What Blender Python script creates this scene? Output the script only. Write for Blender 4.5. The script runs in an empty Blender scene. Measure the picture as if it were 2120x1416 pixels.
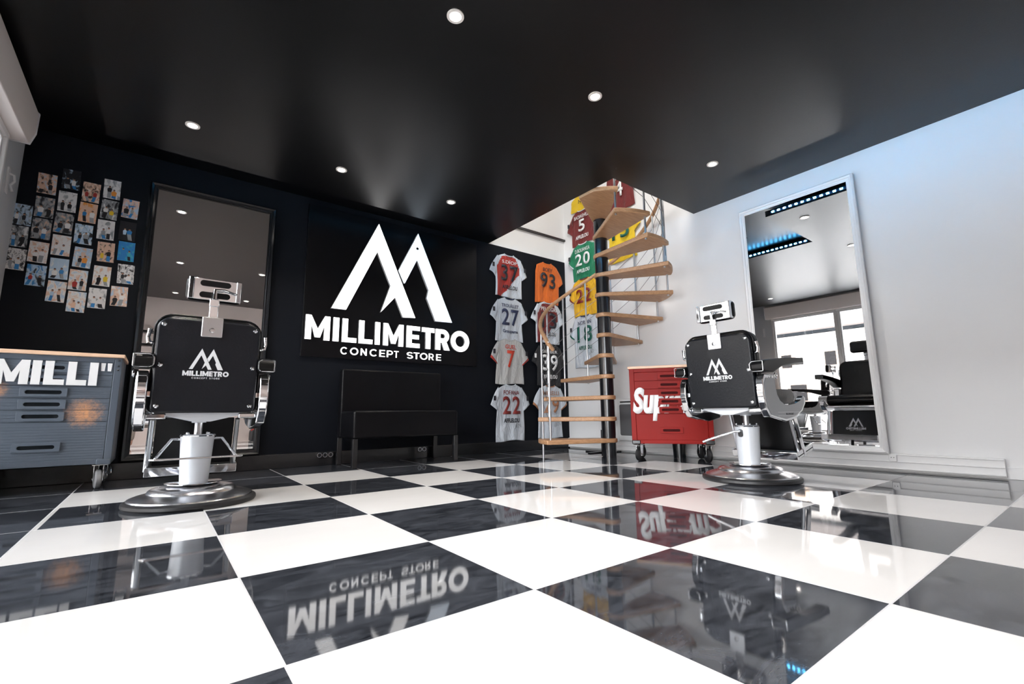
import bpy, bmesh, math, random
from mathutils import Vector, Matrix, noise
from math import sin, cos, pi, radians as R
random.seed(7)
SC = bpy.context.scene
COL = SC.collection

# ------------------------------------------------------------------ camera
f_px, HEAD, PITCH, ROLL = 961.4, 0.9208, 0.1530, -0.0108
fw = Vector((cos(PITCH)*cos(HEAD), cos(PITCH)*sin(HEAD), sin(PITCH)))
rt = Vector((sin(HEAD), -cos(HEAD), 0)); up = rt.cross(fw)
r2 = cos(ROLL)*rt + sin(ROLL)*up; u2 = -sin(ROLL)*rt + cos(ROLL)*up
cam = bpy.data.objects.new('main_camera', bpy.data.cameras.new('main_camera')); COL.objects.link(cam)
cam.data.sensor_width = 36; cam.data.sensor_fit = 'HORIZONTAL'; cam.data.lens = f_px/2120*36
cam.data.clip_start = 0.02; cam.data.clip_end = 200
m = Matrix((r2, u2, -fw)).transposed().to_4x4(); m.translation = Vector((-0.3818, -2.6733, 0.7602))*0.6
cam.matrix_world = m
SC.camera = cam

# ------------------------------------------------------------------ world, exposure, large lights
W = bpy.data.worlds.new('sky'); SC.world = W; W.use_nodes = True
bg = W.node_tree.nodes['Background']; bg.inputs[0].default_value = (0.93, 0.965, 1.0, 1); bg.inputs[1].default_value = 24.0
SC.view_settings.view_transform = 'Standard'; SC.view_settings.look = 'None'
SC.view_settings.gamma = 1; SC.view_settings.exposure = 0.0; SC.view_settings.use_curve_mapping = False
SC.cycles.max_bounces = 12; SC.cycles.diffuse_bounces = 5; SC.cycles.glossy_bounces = 8
SC.cycles.transparent_max_bounces = 12
SC.cycles.caustics_reflective = True; SC.cycles.blur_glossy = 0.5
SC.cycles.sample_clamp_indirect = 6.0
def area(name, loc, rot, sx, sy, power, col=(1,1,1), portal=False):
    l = bpy.data.lights.new(name, 'AREA'); l.shape = 'RECTANGLE'; l.size = sx; l.size_y = sy; l.energy = power; l.color = col
    if portal: l.cycles.is_portal = True
    o = bpy.data.objects.new(name, l); COL.objects.link(o); o.location = loc; o.rotation_euler = rot
    return o
area('daylight_portal', (-1.17, -0.03, 1.2), (0, R(-90), 0), 2.2, 5.1, 1, portal=True)      # glazed front, sky comes through it
area('stairwell_fill', (2.2, 0.6, 4.9), (0, 0, 0), 1.2, 1.2, 110, (1, .97, .93))               # added fill light for the stairwell, no lamp is seen there

# ------------------------------------------------------------------ materials
def mat(name, col, rough=.5, metal=0, spec=.5, coat=0, emit=None, estr=0, bump=0, bscale=60, sheen=0):
    ma = bpy.data.materials.new(name); ma.use_nodes = True
    b = ma.node_tree.nodes['Principled BSDF']
    b.inputs['Base Color'].default_value = (*col, 1); b.inputs['Roughness'].default_value = rough
    b.inputs['Metallic'].default_value = metal; b.inputs['Specular IOR Level'].default_value = spec
    b.inputs['Coat Weight'].default_value = coat
    if sheen: b.inputs['Sheen Weight'].default_value = sheen
    if emit: b.inputs['Emission Color'].default_value = (*emit, 1); b.inputs['Emission Strength'].default_value = estr
    if bump:
        nt = ma.node_tree; n = nt.nodes.new('ShaderNodeTexNoise'); n.inputs['Scale'].default_value = bscale
        n.inputs['Detail'].default_value = 4
        tc = nt.nodes.new('ShaderNodeTexCoord'); nt.links.new(tc.outputs['Object'], n.inputs['Vector'])
        bp = nt.nodes.new('ShaderNodeBump'); bp.inputs['Strength'].default_value = bump; bp.inputs['Distance'].default_value = .002
        nt.links.new(n.outputs['Fac'], bp.inputs['Height']); nt.links.new(bp.outputs[0], b.inputs['Normal'])
    return ma
def nodes_of(ma): return ma.node_tree.nodes, ma.node_tree.links, ma.node_tree.nodes['Principled BSDF']

CHROME = mat('chrome', (.82,.83,.85), .07, 1)
STEEL = mat('brushed_steel', (.55,.56,.58), .28, 1)
PAINT_SILVER = mat('silver_paint', (.66,.69,.73), .35, .25)
GREYMET = mat('cast_grey_metal', (.30,.31,.32), .38, .7, bump=.15)
DOME = mat('polished_steel', (.66,.66,.68), .24, 1)
LEATHER = mat('black_leather', (.004,.004,.005), .30, 0, .16, bump=.35, bscale=140)
SHELL = mat('black_back_cover', (.006,.0068,.0095), .27, 0, .24, bump=.5, bscale=90)
PADB = mat('black_pad', (.004,.004,.0045), .33, 0, .22)
RUBBER = mat('black_rubber', (.012,.012,.013), .45)
BLACKM = mat('black_metal', (.008,.008,.009), .25, 0, .6)
BLKGLOSS = mat('black_gloss_frame', (.006,.007,.009), .18, 0, .6)
WHITEP = mat('white_paint', (.80,.80,.80), .45)
LETTERG = mat('grey_print', (.62,.63,.65), .5)
WHITEPRINT = mat('white_print', (.88,.88,.88), .45)
MIRROR = mat('mirror_glass', (.90,.90,.90), .0, 1)
SATIN_AL = mat('satin_aluminium', (.55,.56,.58), .3, 1)

def wood(name, c1, c2, scale=3):
    ma = mat(name, c1, .42); n, l, b = nodes_of(ma)
    tc = n.new('ShaderNodeTexCoord'); mp = n.new('ShaderNodeMapping'); mp.inputs['Scale'].default_value = (scale*1.2, scale*9, scale*9)
    nz = n.new('ShaderNodeTexNoise'); nz.inputs['Scale'].default_value = 2.5; nz.inputs['Detail'].default_value = 5
    cr = n.new('ShaderNodeValToRGB'); cr.color_ramp.elements[0].position = .3; cr.color_ramp.elements[1].position = .75
    cr.color_ramp.elements[0].color = (*c1,1); cr.color_ramp.elements[1].color = (*c2,1)
    l.new(tc.outputs['Object'], mp.inputs[0]); l.new(mp.outputs[0], nz.inputs['Vector']); l.new(nz.outputs['Fac'], cr.inputs[0]); l.new(cr.outputs[0], b.inputs['Base Color'])
    return ma
BEECH = wood('beech_wood', (.34,.175,.085), (.50,.29,.155))
TOPWOOD = wood('bench_wood', (.70,.45,.30), (.80,.56,.40))

def wallmat(name, col, rough, amt=.04, spec=.5):
    ma = mat(name, col, rough, spec=spec); n, l, b = nodes_of(ma)
    tc = n.new('ShaderNodeTexCoord'); nz = n.new('ShaderNodeTexNoise'); nz.inputs['Scale'].default_value = 120; nz.inputs['Detail'].default_value = 3
    bp = n.new('ShaderNodeBump'); bp.inputs['Strength'].default_value = .12; bp.inputs['Distance'].default_value = .002
    l.new(tc.outputs['Object'], nz.inputs['Vector']); l.new(nz.outputs['Fac'], bp.inputs['Height']); l.new(bp.outputs[0], b.inputs['Normal'])
    n2 = n.new('ShaderNodeTexNoise'); n2.inputs['Scale'].default_value = 1.6
    mr = n.new('ShaderNodeMapRange'); mr.inputs[3].default_value = 1-amt; mr.inputs[4].default_value = 1+amt
    mx = n.new('ShaderNodeVectorMath'); mx.operation = 'SCALE'; mx.inputs[0].default_value = col
    l.new(tc.outputs['Object'], n2.inputs['Vector']); l.new(n2.outputs['Fac'], mr.inputs[0]); l.new(mr.outputs[0], mx.inputs['Scale']); l.new(mx.outputs[0], b.inputs['Base Color'])
    return ma
M_BLACKWALL = wallmat('black_wall_paint', (.0045,.006,.0095), .6, .12, spec=.15)
M_WHITEWALL = wallmat('white_wall_paint', (.83,.83,.83), .6)
M_PINKWALL = wallmat('blush_wall_paint', (.66,.56,.52), .6)
M_LEFTWALL = wallmat('grey_white_wall_paint', (.55,.57,.60), .6)
M_CEIL = wallmat('satin_black_ceiling', (.0024,.0024,.003), .35, .1)
M_CEIL.node_tree.nodes['Principled BSDF'].inputs['IOR'].default_value = 1.38

def floor_mat():
    ma = mat('checker_tiles', (1,1,1), .06); n, l, b = nodes_of(ma)
    tc = n.new('ShaderNodeTexCoord'); sp = n.new('ShaderNodeSeparateXYZ'); l.new(tc.outputs['Object'], sp.inputs[0])
    def M(op, a, c=None, d=None):
        x = n.new('ShaderNodeMath'); x.operation = op
        for i, v in enumerate((a, c, d)):
            if v is None: continue
            if isinstance(v, (int, float)): x.inputs[i].default_value = v
            else: l.new(v, x.inputs[i])
        return x.outputs[0]
    U = M('DIVIDE', sp.outputs[0], .6); V = M('DIVIDE', sp.outputs[1], .6)
    par = M('FLOORED_MODULO', M('ADD', M('FLOOR', U), M('FLOOR', V)), 2)         # 0 white, 1 dark
    border = M('MAXIMUM', M('MAXIMUM', M('LESS_THAN', U, -1), M('GREATER_THAN', U, 6)), M('GREATER_THAN', V, 4))
    dark = M('MAXIMUM', par, border)
    fu = M('ABSOLUTE', M('SUBTRACT', M('FRACT', M('ADD', U, .5)), .5)); fv = M('ABSOLUTE', M('SUBTRACT', M('FRACT', M('ADD', V, .5)), .5))
    g = M('LESS_THAN', M('MINIMUM', fu, fv), .0042)
    gr = M('GREATER_THAN', U, 6.02)
    strip = M('MULTIPLY', M('GREATER_THAN', U, -1.0), M('LESS_THAN', U, -.972))
    strip = M('MULTIPLY', strip, M('LESS_THAN', V, 4.0))
    # slate texture
    nz = n.new('ShaderNodeTexNoise'); nz.inputs['Scale'].default_value = 5.5; nz.inputs['Detail'].default_value = 9; nz.inputs['Roughness'].default_value = .68; nz.inputs['Distortion'].default_value = 1.2
    mp = n.new('ShaderNodeMapping'); mp.inputs['Rotation'].default_value = (0,0,.5); mp.inputs['Scale'].default_value = (1, 2.4, 1)
    l.new(tc.outputs['Object'], mp.inputs[0]); l.new(mp.outputs[0], nz.inputs['Vector'])
    cr = n.new('ShaderNodeValToRGB'); cr.color_ramp.elements[0].position = .34; cr.color_ramp.elements[1].position = .72
    cr.color_ramp.elements[0].color = (.012,.0135,.017,1); cr.color_ramp.elements[1].color = (.070,.077,.092,1)
    l.new(nz.outputs['Fac'], cr.inputs[0])
    nw = n.new('ShaderNodeTexNoise'); nw.inputs['Scale'].default_value = 3; nw.inputs['Detail'].default_value = 6
    l.new(mp.outputs[0], nw.inputs['Vector'])
    cw = n.new('ShaderNodeValToRGB'); cw.color_ramp.elements[0].color = (.74,.73,.72,1); cw.color_ramp.elements[1].color = (.82,.81,.80,1)
    l.new(nw.outputs['Fac'], cw.inputs[0])
    def mix(f, a, c):
        x = n.new('ShaderNodeMix'); x.data_type = 'RGBA'; l.new(f, x.inputs[0])
        for i, v in ((6, a), (7, c)):
            if isinstance(v, tuple): x.inputs[i].default_value = (*v, 1)
            else: l.new(v, x.inputs[i])
        return x.outputs[2]
    c = mix(dark, cw.outputs[0], cr.outputs[0])
    c = mix(strip, c, (.8,.79,.78))
    gc = mix(gr, (.62,.62,.63), (.05,.05,.055))
    c = mix(g, c, gc); l.new(c, b.inputs['Base Color'])
    rg = M('ADD', M('MULTIPLY', g, .3), .035); l.new(rg, b.inputs['Roughness'])
    bp = n.new('ShaderNodeBump'); bp.inputs['Strength'].default_value = .03; bp.inputs['Distance'].default_value = .001
    l.new(nz.outputs['Fac'], bp.inputs['Height']); l.new(bp.outputs[0], b.inputs['Normal'])
    b.inputs['Specular IOR Level'].default_value = .5
    return ma

# ------------------------------------------------------------------ mesh helpers
class MB:
    def __init__(s): s.b = bmesh.new(); s.mi = 0
    def _tag(s, geom):
        for f in geom:
            if isinstance(f, bmesh.types.BMFace): f.material_index = s.mi
    def box(s, x0, x1, y0, y1, z0, z1, M=None):
        v = [s.b.verts.new(p) for p in [(x0,y0,z0),(x1,y0,z0),(x1,y1,z0),(x0,y1,z0),(x0,y0,z1),(x1,y0,z1),(x1,y1,z1),(x0,y1,z1)]]
        if M is not None:
            for q in v: q.co = M @ q.co
        fs = [s.b.faces.new([v[i] for i in f]) for f in [(0,3,2,1),(4,5,6,7),(0,1,5,4),(1,2,6,5),(2,3,7,6),(3,0,4,7)]]
        s._tag(fs); return s
    def prism(s, poly, axis, a, b):
        # poly: 2D points in the plane normal to axis ('X': (y,z), 'Y': (x,z), 'Z': (x,y)), extruded a..b
        def P(p, d): return {'X': (d, p[0], p[1]), 'Y': (p[0], d, p[1]), 'Z': (p[0], p[1], d)}[axis]
        v0 = [s.b.verts.new(P(p, a)) for p in poly]; v1 = [s.b.verts.new(P(p, b)) for p in poly]
        n = len(poly); fs = [s.b.faces.new(v0[::-1]), s.b.faces.new(v1)]
        for i in range(n): fs.append(s.b.faces.new([v0[i], v0[(i+1)%n], v1[(i+1)%n], v1[i]]))
        s._tag(fs); return s
    def ring(s, outer, inner, axis, a, b):
        def P(p, d): return {'X': (d, p[0], p[1]), 'Y': (p[0], d, p[1]), 'Z': (p[0], p[1], d)}[axis]
        n = len(outer); L = [[s.b.verts.new(P(p, d)) for p in q] for q in (outer, inner) for d in (a, b)]
        oa, ob, ia, ib = L; fs = []
        for i in range(n):
            j = (i+1) % n
            fs += [s.b.faces.new([oa[i], oa[j], ob[j], ob[i]]), s.b.faces.new([ia[j], ia[i], ib[i], ib[j]]),
                   s.b.faces.new([oa[j], oa[i], ia[i], ia[j]]), s.b.faces.new([ob[i], ob[j], ib[j], ib[i]])]
        s._tag(fs); return s
    def lathe(s, prof, c=(0,0), seg=48, axis='Z'):
        rings = []
        for r, z in prof:
            if r < 1e-6:
                rings.append([s.b.verts.new((c[0], c[1], z))])
            else:
                rings.append([s.b.verts.new((c[0]+r*cos(2*pi*i/seg), c[1]+r*sin(2*pi*i/seg), z)) for i in range(seg)])
        fs = []
        for A, B in zip(rings, rings[1:]):
            for i in range(seg):
                j = (i+1) % seg
                if len(A) == 1 and len(B) == 1: continue
                if len(A) == 1: fs.append(s.b.faces.new([A[0], B[j], B[i]]))
                elif len(B) == 1: fs.append(s.b.faces.new([A[i], A[j], B[0]]))
                else: fs.append(s.b.faces.new([A[i], A[j], B[j], B[i]]))
        for q in (0, -1):
            if len(rings[q]) > 1: fs.append(s.b.faces.new(rings[q] if q else rings[q][::-1]))
        s._tag(fs); return s
    def tube(s, pts, r, seg=10, close=False):
        pts = [Vector(p) for p in pts]; n = len(pts); rings = []
        prev = None
        for i, p in enumerate(pts):
            if close: t = pts[(i+1)%n]-pts[i-1]
            else: t = (pts[min(i+1,n-1)]-pts[max(i-1,0)])
            t.normalize()
            if prev is None:
                a = Vector((0,0,1)) if abs(t.z) < .9 else Vector((1,0,0)); u = t.cross(a).normalized()
            else: u = (prev - t*prev.dot(t)).normalized()
            prev = u; w = t.cross(u)
            rr = r[i] if isinstance(r, (list, tuple)) else r
            rings.append([s.b.verts.new(p+(u*cos(2*pi*k/seg)+w*sin(2*pi*k/seg))*rr) for k in range(seg)])
        fs = []
        for i in range(n if close else n-1):
            A, B = rings[i], rings[(i+1)%n]
            for k in range(seg): fs.append(s.b.faces.new([A[k], A[(k+1)%seg], B[(k+1)%seg], B[k]]))
        if not close: fs += [s.b.faces.new(rings[0][::-1]), s.b.faces.new(rings[-1])]
        s._tag(fs); return s
    def ball(s, c, r, sc=(1,1,1), seg=16):
        g = bmesh.ops.create_uvsphere(s.b, u_segments=seg, v_segments=max(6, seg//2), radius=r)
        for v in g['verts']: v.co = Vector((v.co.x*sc[0], v.co.y*sc[1], v.co.z*sc[2]))+Vector(c)
        s._tag({f for v in g['verts'] for f in v.link_faces}); return s
    def xf(s, M):
        for v in s.b.verts: v.co = M @ v.co
        return s
def obj(name, mb, mats, parent=None, loc=None, bev=0, seg=2, smooth=True, ang=35, sub=0):
    me = bpy.data.meshes.new(name)
    if isinstance(mb, MB):
        bmesh.ops.recalc_face_normals(mb.b, faces=mb.b.faces[:]); mb.b.to_mesh(me); mb.b.free()
    else: me = mb
    for q in (mats if isinstance(mats, (list, tuple)) else [mats]): me.materials.append(q)
    o = bpy.data.objects.new(name, me); COL.objects.link(o)
    if parent: o.parent = parent
    if loc: o.location = loc
    if smooth:
        me.polygons.foreach_set('use_smooth', [True]*len(me.polygons))
        try: me.set_sharp_from_angle(angle=R(ang))
        except Exception: pass
    if bev:
        md = o.modifiers.new('bevel', 'BEVEL'); md.width = bev; md.segments = seg; md.limit_method = 'ANGLE'; md.angle_limit = R(40)
        try: md.harden_normals = False
        except Exception: pass
    if sub:
        md = o.modifiers.new('sub', 'SUBSURF'); md.levels = sub; md.render_levels = sub
    return o
def box(name, x0, x1, y0, y1, z0, z1, mats, parent=None, bev=0, seg=2):
    return obj(name, MB().box(x0,x1,y0,y1,z0,z1), mats, parent, bev=bev, seg=seg)
def thing(name, label, cat, loc=(0,0,0), rz=0, group=None):
    o = bpy.data.objects.new(name, None); COL.objects.link(o); o.empty_display_size = .1
    o.location = loc; o.rotation_euler = (0,0,rz); o['label'] = label; o['category'] = cat
    if group: o['group'] = group
    return o
def tag(o, label, cat, group=None, kind=None):
    o['label'] = label; o['category'] = cat
    if group: o['group'] = group
    if kind: o['kind'] = kind
    return o
def struct(o): o['kind'] = 'structure'; return o
def copy_tree(o, parent=None):
    c = o.copy(); COL.objects.link(c)
    if parent: c.parent = parent
    for ch in list(o.children): copy_tree(ch, c)
    return c
def rrect(x0, x1, z0, z1, r, n=6):
    rr = r if isinstance(r, (list, tuple)) else [r]*4        # bl, br, tr, tl
    out = []
    for (cx, cz, a0, q) in ((x0+rr[0], z0+rr[0], 180, 0), (x1-rr[1], z0+rr[1], 270, 1), (x1-rr[2], z1-rr[2], 0, 2), (x0+rr[3], z1-rr[3], 90, 3)):
        for i in range(n+1):
            a = R(a0+90*i/n); out.append((cx+rr[q]*cos(a), cz+rr[q]*sin(a)))
    return out
# built-in font text -> mesh in local XZ plane facing -Y, fitted to a w x h box centred on (0,0)
def text_mesh(s, w, h, bold=.0, depth=.001, shear=0, spacing=1.0):
    cu = bpy.data.curves.new('t', 'FONT'); cu.body = s; cu.size = 1; cu.offset = bold; cu.shear = shear; cu.space_character = spacing
    cu.resolution_u = 4
    o = bpy.data.objects.new('t', cu); COL.objects.link(o); bpy.context.view_layer.update()
    dg = bpy.context.evaluated_depsgraph_get(); me = bpy.data.meshes.new_from_object(o.evaluated_get(dg))
    bpy.data.objects.remove(o); bpy.data.curves.remove(cu)
    me.materials.clear()
    xs = [v.co.x for v in me.vertices]; ys = [v.co.y for v in me.vertices]
    x0, x1, y0, y1 = min(xs), max(xs), min(ys), max(ys)
    b = bmesh.new(); b.from_mesh(me)
    for v in b.verts: v.co = Vector(((v.co.x-(x0+x1)/2)/(x1-x0)*w, 0, (v.co.y-(y0+y1)/2)/(y1-y0)*h))
    g = bmesh.ops.extrude_face_region(b, geom=b.faces[:])
    for e in g['geom']:
        if isinstance(e, bmesh.types.BMVert): e.co.y -= depth
    bmesh.ops.recalc_face_normals(b, faces=b.faces[:]); b.to_mesh(me); b.free()
    return me
def text(name, s, w, h, mt, parent, loc, rot=None, **k):
    o = obj(name, text_mesh(s, w, h, **k), mt, parent, loc=loc, smooth=False)
    if rot: o.rotation_euler = rot
    return o
# heavy geometric capitals, drawn as pieces; each glyph: (width, [pieces]); unit height
def glyph(ch, t):
    def arc(cx, cy, ro, ri, a0, a1, sx=1, n=18):
        o = [(cx+ro*sx*cos(R(a0+(a1-a0)*i/n)), cy+ro*sin(R(a0+(a1-a0)*i/n))) for i in range(n+1)]
        q = [(cx+(ro*sx-(ro-ri))*cos(R(a1-(a1-a0)*i/n)), cy+ri*sin(R(a1-(a1-a0)*i/n))) for i in range(n+1)]
        return ('P', o+q)
    rc = lambda a,b,c,d: ('P', [(a,c),(b,c),(b,d),(a,d)])
    if ch == 'M':
        w = 1.0; d = t*.92
        return w, [('P', [(0,0),(0,1),(d,1),(w/2,.46),(w-d,1),(w,1),(w,0),(w-t,0),(w-t,.56),(w/2+.11,.10),(w/2-.11,.10),(t,.56),(t,0)])]
    if ch == 'N':
        w = .78
        return w, [('P', [(0,0),(0,1),(t*.9,1),(w-t,.38),(w-t,1),(w,1),(w,0),(w-t*.9,0),(t,.62),(t,0)])]
    if ch == 'I': return t, [rc(0,t,0,1)]
    if ch == 'L': return .62, [('P', [(0,0),(0,1),(t,1),(t,t*.85),(.62,t*.85),(.62,0)])]
    if ch == 'T': return .68, [('P', [(0,1),(.68,1),(.68,1-t*.85),(.34+t/2,1-t*.85),(.34+t/2,0),(.34-t/2,0),(.34-t/2,1-t*.85),(0,1-t*.85)])]
    if ch == 'E':
        k = t*.82; w = .62
        return w, [('P', [(0,0),(0,1),(w,1),(w,1-k),(t,1-k),(t,.5+k/2),(w-.04,.5+k/2),(w-.04,.5-k/2),(t,.5-k/2),(t,k),(w,k),(w,0)])]
    if ch in 'RP':
        rb = .325; out = [rc(0,t,0,1), rc(t,.40,1-t*.85,1), rc(t,.40,.35,.35+t*.85), arc(.38,.675,.325,.325-t*.85,-90,90)]
        if ch == 'R': out.append(('P', [(.30,.40),(.30+t*1.05,.40),(.74,0),(.74-t*1.12,0)]))
        return (.74 if ch == 'R' else .705), out
    if ch == 'O':
        n = 36; o = [(.5+.5*cos(2*pi*i/n), .5+.52*sin(2*pi*i/n)) for i in range(n)]; q = [(.5+(.5-t)*cos(2*pi*i/n), .5+(.52-t)*sin(2*pi*i/n)) for i in range(n)]
        return 1.0, [('R', o, q)]
    if ch == 'C': return .86, [arc(.5,.5,.52,.52-t,42,318,sx=.96,n=28)]
    if ch == 'S':
        ro = .25+t/2; ro = (1+t*.9)/4
        return ro*2.3, [arc(ro*1.15,1-ro,ro,ro-t*.9,25,270,sx=1.15), arc(ro*1.15,ro,ro,ro-t*.9,90,-155,sx=1.15)]
    return .4, []
def letter_mb(ch, x0, x1, z0, z1, y0, y1, t):
    w, ps = glyph(ch, t); mb = MB(); f = lambda p: (x0+p[0]/w*(x1-x0), z0+p[1]*(z1-z0))
    for p in ps:
        if p[0] == 'P': mb.prism([f(q) for q in p[1]], 'Y', y0, y1)
        else: mb.ring([f(q) for q in p[1]], [f(q) for q in p[2]], 'Y', y0, y1)
    return mb
def word_mb(s, cx, cz, w, h, y0, y1, t, gap=.09):
    ws = [glyph(c, t)[0] for c in s]; tot = sum(ws)+gap*(len(s)-1); mb = MB(); x = 0; k = w/tot
    for c, gw in zip(s, ws):
        q, ps = glyph(c, t); f = lambda p, x=x: (cx-w/2+(x+p[0])*k, cz-h/2+p[1]*h)
        for p in ps:
            if p[0] == 'P': mb.prism([f(a) for a in p[1]], 'Y', y0, y1)
            else: mb.ring([f(a) for a in p[1]], [f(a) for a in p[2]], 'Y', y0, y1)
        x += gw+gap
    return mb
LOGO1 = [(1.48,2.451),(1.918,1.487),(1.774,1.477),(1.68,1.681),(1.529,1.502),(1.626,1.799),(1.472,2.137),(1.177,1.484),(1.035,1.483)]
LOGO2 = [(1.93,2.45),(2.372,1.484),(2.159,1.478),(2.047,1.727),(2.067,1.82),(1.922,2.137),(1.788,1.853),(1.774,1.849),(1.708,1.981)]
def logo_print(parent, cx, ztop, w, y, mt, mirror_y=1):
    # small printed version of the mark, w = width of the word; facing -Y (mirror_y=1) or +Y (-1)
    k = w/1.81; f = lambda p: (cx+mirror_y*(p[0]-1.716)*k, ztop+(p[1]-2.451)*k)
    d = -.0015*mirror_y
    a = obj('logo_mark', MB().prism([f(p) for p in LOGO1], 'Y', y, y+d), mt, parent, smooth=False)
    b = obj('logo_mark', MB().prism([f(p) for p in LOGO2], 'Y', y, y+d), mt, parent, smooth=False)
    for s_, z, ww, h, t, g in (('MILLIMETRO', 1.29, 1.81, .235, .27, .07), ('CONCEPT STORE', 1.08, 1.10, .075, .2, .34)):
        mb = word_mb(s_, 0, 0, ww*k, h*k, 0, -.0015, t, g)
        if mirror_y < 0: mb.xf(Matrix.Rotation(pi, 4, 'Z'))
        mb.xf(Matrix.Translation((cx, y, ztop+(z-2.451)*k)))
        obj('lettering', mb, mt, parent, smooth=False)

# ------------------------------------------------------------------ room shell
WX, WY, LX, FY, H = 4.225, 3.0, -1.15, -2.66, 2.57
HX, HY = 2.918, 0.985                       # stair opening corner
struct(box('floor', LX-.2, WX+.15, FY-.15, WY+.15, -.1, 0, floor_mat()))
mb = MB().box(LX-.15, HX, FY-.1, WY, H, 2.75).box(HX, WX, FY-.1, HY, H, 2.75)
struct(obj('ceiling', mb, M_CEIL))
struct(box('wall_back', LX-.15, WX+.15, WY, WY+.15, 0, H, M_BLACKWALL))
struct(box('wall_back_upper', LX-.15, WX+.15, WY, WY+.15, H, 5.2, M_WHITEWALL))
struct(box('wall_right', WX, WX+.15, FY-.15, WY, 0, 5.2, M_WHITEWALL))
struct(box('wall_front', LX-.15, WX+.15, FY-.15, FY, 0, H, M_PINKWALL))
mb = MB().box(LX-.15, LX, 2.54, WY, 0, H).box(LX-.15, LX, FY, 2.54, 2.27, H).box(LX-.15, LX, FY, -2.5, 0, 2.27).box(LX-.15, LX, -2.5, 2.54, 0, .05)
struct(obj('wall_left', mb, M_LEFTWALL))
# upper floor seen through the stair opening
struct(box('wall_front_upper', .5, WX, -1.6, -1.5, 2.75, 5.2, M_WHITEWALL))
struct(box('wall_left_upper', .5, .6, -1.5, WY, 2.75, 5.2, M_WHITEWALL))
struct(box('ceiling_upper', .4, WX+.15, -1.6, WY+.15, 5.2, 5.3, M_WHITEWALL))
struct(box('trim_3', HX, WX, WY-.03, WY, 2.875, 2.9, mat('dark_steel_profile', (.08,.08,.08), .3, .8)))
# dropped ceiling panel, L-shaped, with shadow gap round it
PZ = 2.478
pan = [(-.683,-2.2),(3.60,-2.2),(3.60,.47),(2.385,.47),(2.385,2.62),(-.683,2.62)]
struct(obj('ceiling_panel', MB().prism(pan, 'Z', PZ, H-.03), M_CEIL))
mb = MB(); mb.prism([(-.5,-2.0),(3.4,-2.0),(3.4,.27),(2.2,.27),(2.2,2.42),(-.5,2.42)], 'Z', H-.03, H)
struct(obj('trim_4', mb, M_CEIL))
# baseboards
struct(box('baseboard_back', LX, WX-.04, WY-.016, WY, 0, .125, BLKGLOSS, bev=.004))
WT = mat('white_plastic', (.80,.80,.80), .35)
struct(box('baseboard_right', WX-.014, WX, FY, WY-.02, 0, .075, WT, bev=.003))
tr = MB().box(WX-.042, WX-.014, -1.065, WY-.02, .012, .131)
for z0 in (.018, .068, .118): tr.box(WX-.050, WX-.042, -1.062, WY-.02, z0, z0+.008)
struct(obj('trim_1', tr, WT, bev=.003))
struct(box('baseboard_left', LX, LX+.012, 2.56, WY-.02, 0, .08, WT, bev=.003))

# ------------------------------------------------------------------ shopfront window on the left wall
WF = mat('white_window_frame', (.72,.72,.73), .4)
glass = bpy.data.materials.new('window_glass'); glass.use_nodes = True
nt = glass.node_tree; nt.nodes.clear()
go = nt.nodes.new('ShaderNodeOutputMaterial'); gm = nt.nodes.new('ShaderNodeMixShader'); gt = nt.nodes.new('ShaderNodeBsdfTransparent'); gg = nt.nodes.new('ShaderNodeBsdfGlossy')
gf = nt.nodes.new('ShaderNodeFresnel'); gf.inputs[0].default_value = 1.45; gg.inputs['Roughness'].default_value = 0; gt.inputs[0].default_value = (.96,.96,.965,1)
nt.links.new(gf.outputs[0], gm.inputs[0]); nt.links.new(gt.outputs[0], gm.inputs[1]); nt.links.new(gg.outputs[0], gm.inputs[2]); nt.links.new(gm.outputs[0], go.inputs[0])
def window(name, y0, y1, z0, z1):
    w = struct(bpy.data.objects.new(name, None)); COL.objects.link(w); w.location = (LX, (y0+y1)/2, z0)
    hy = (y1-y0)/2; h = z1-z0; t = .032
    mb = MB().box(-.07,.02,-hy,hy,0,t).box(-.07,.02,-hy,hy,h-t,h).box(-.07,.02,-hy,-hy+t,t,h-t).box(-.07,.02,hy-t,hy,t,h-t)
    obj('window_frame', mb, WF, w, bev=.006)
    mb = MB().box(-.05,.0,-hy+t,hy-t,t,t+.02).box(-.05,.0,-hy+t,hy-t,h-t-.02,h-t).box(-.05,.0,-hy+t,-hy+t+.02,t+.02,h-t-.02).box(-.05,.0,hy-t-.02,hy-t,t+.02,h-t-.02)
    obj('sash', mb, WF, w, bev=.004)
    obj('window_pane', MB().box(-.028,-.022,-hy+t+.018,hy-t-.018,t+.018,h-t-.018), glass, w)
    return w
window('window_1', 1.41, 2.54, .05, 2.27); window('window_2', .10, 1.41, .05, 2.27)
window('window_3', -1.2, .10, .05, 2.27); window('window_4', -2.5, -1.2, .05, 2.27)
t = thing('roller_shutter_box', 'long white roller shutter box above the glazed shopfront, upper left', 'shutter box', (LX, 2.62, 2.27))
pf = [(.001,.0),(.095,.0),(.117,.08),(.12,.225),(.095,.25),(.001,.25)]
BOXM = mat('shutter_box_white', (.80,.74,.72), .4)
obj('casing', MB().prism(pf, 'Y', -5.1, -.012), BOXM, t, bev=.004)
obj('end_cap', MB().prism([(x*1.05,z*1.03-.004) for x,z in pf], 'Y', -.012, 0), WF, t, bev=.003)
for v in (t,): pass
t = thing('hook_bracket', 'small white crank holder on the wall strip left of the photos', 'bracket', (LX, 2.70, 2.02))
obj('plate', MB().box(0,.012,-.02,.02,-.09,.09), WF, t, bev=.003)
obj('hook', MB().tube([(.01,0,.05),(.035,0,.04),(.04,0,.0),(.02,0,-.03),(.035,0,-.07)], .007), WF, t)

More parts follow.
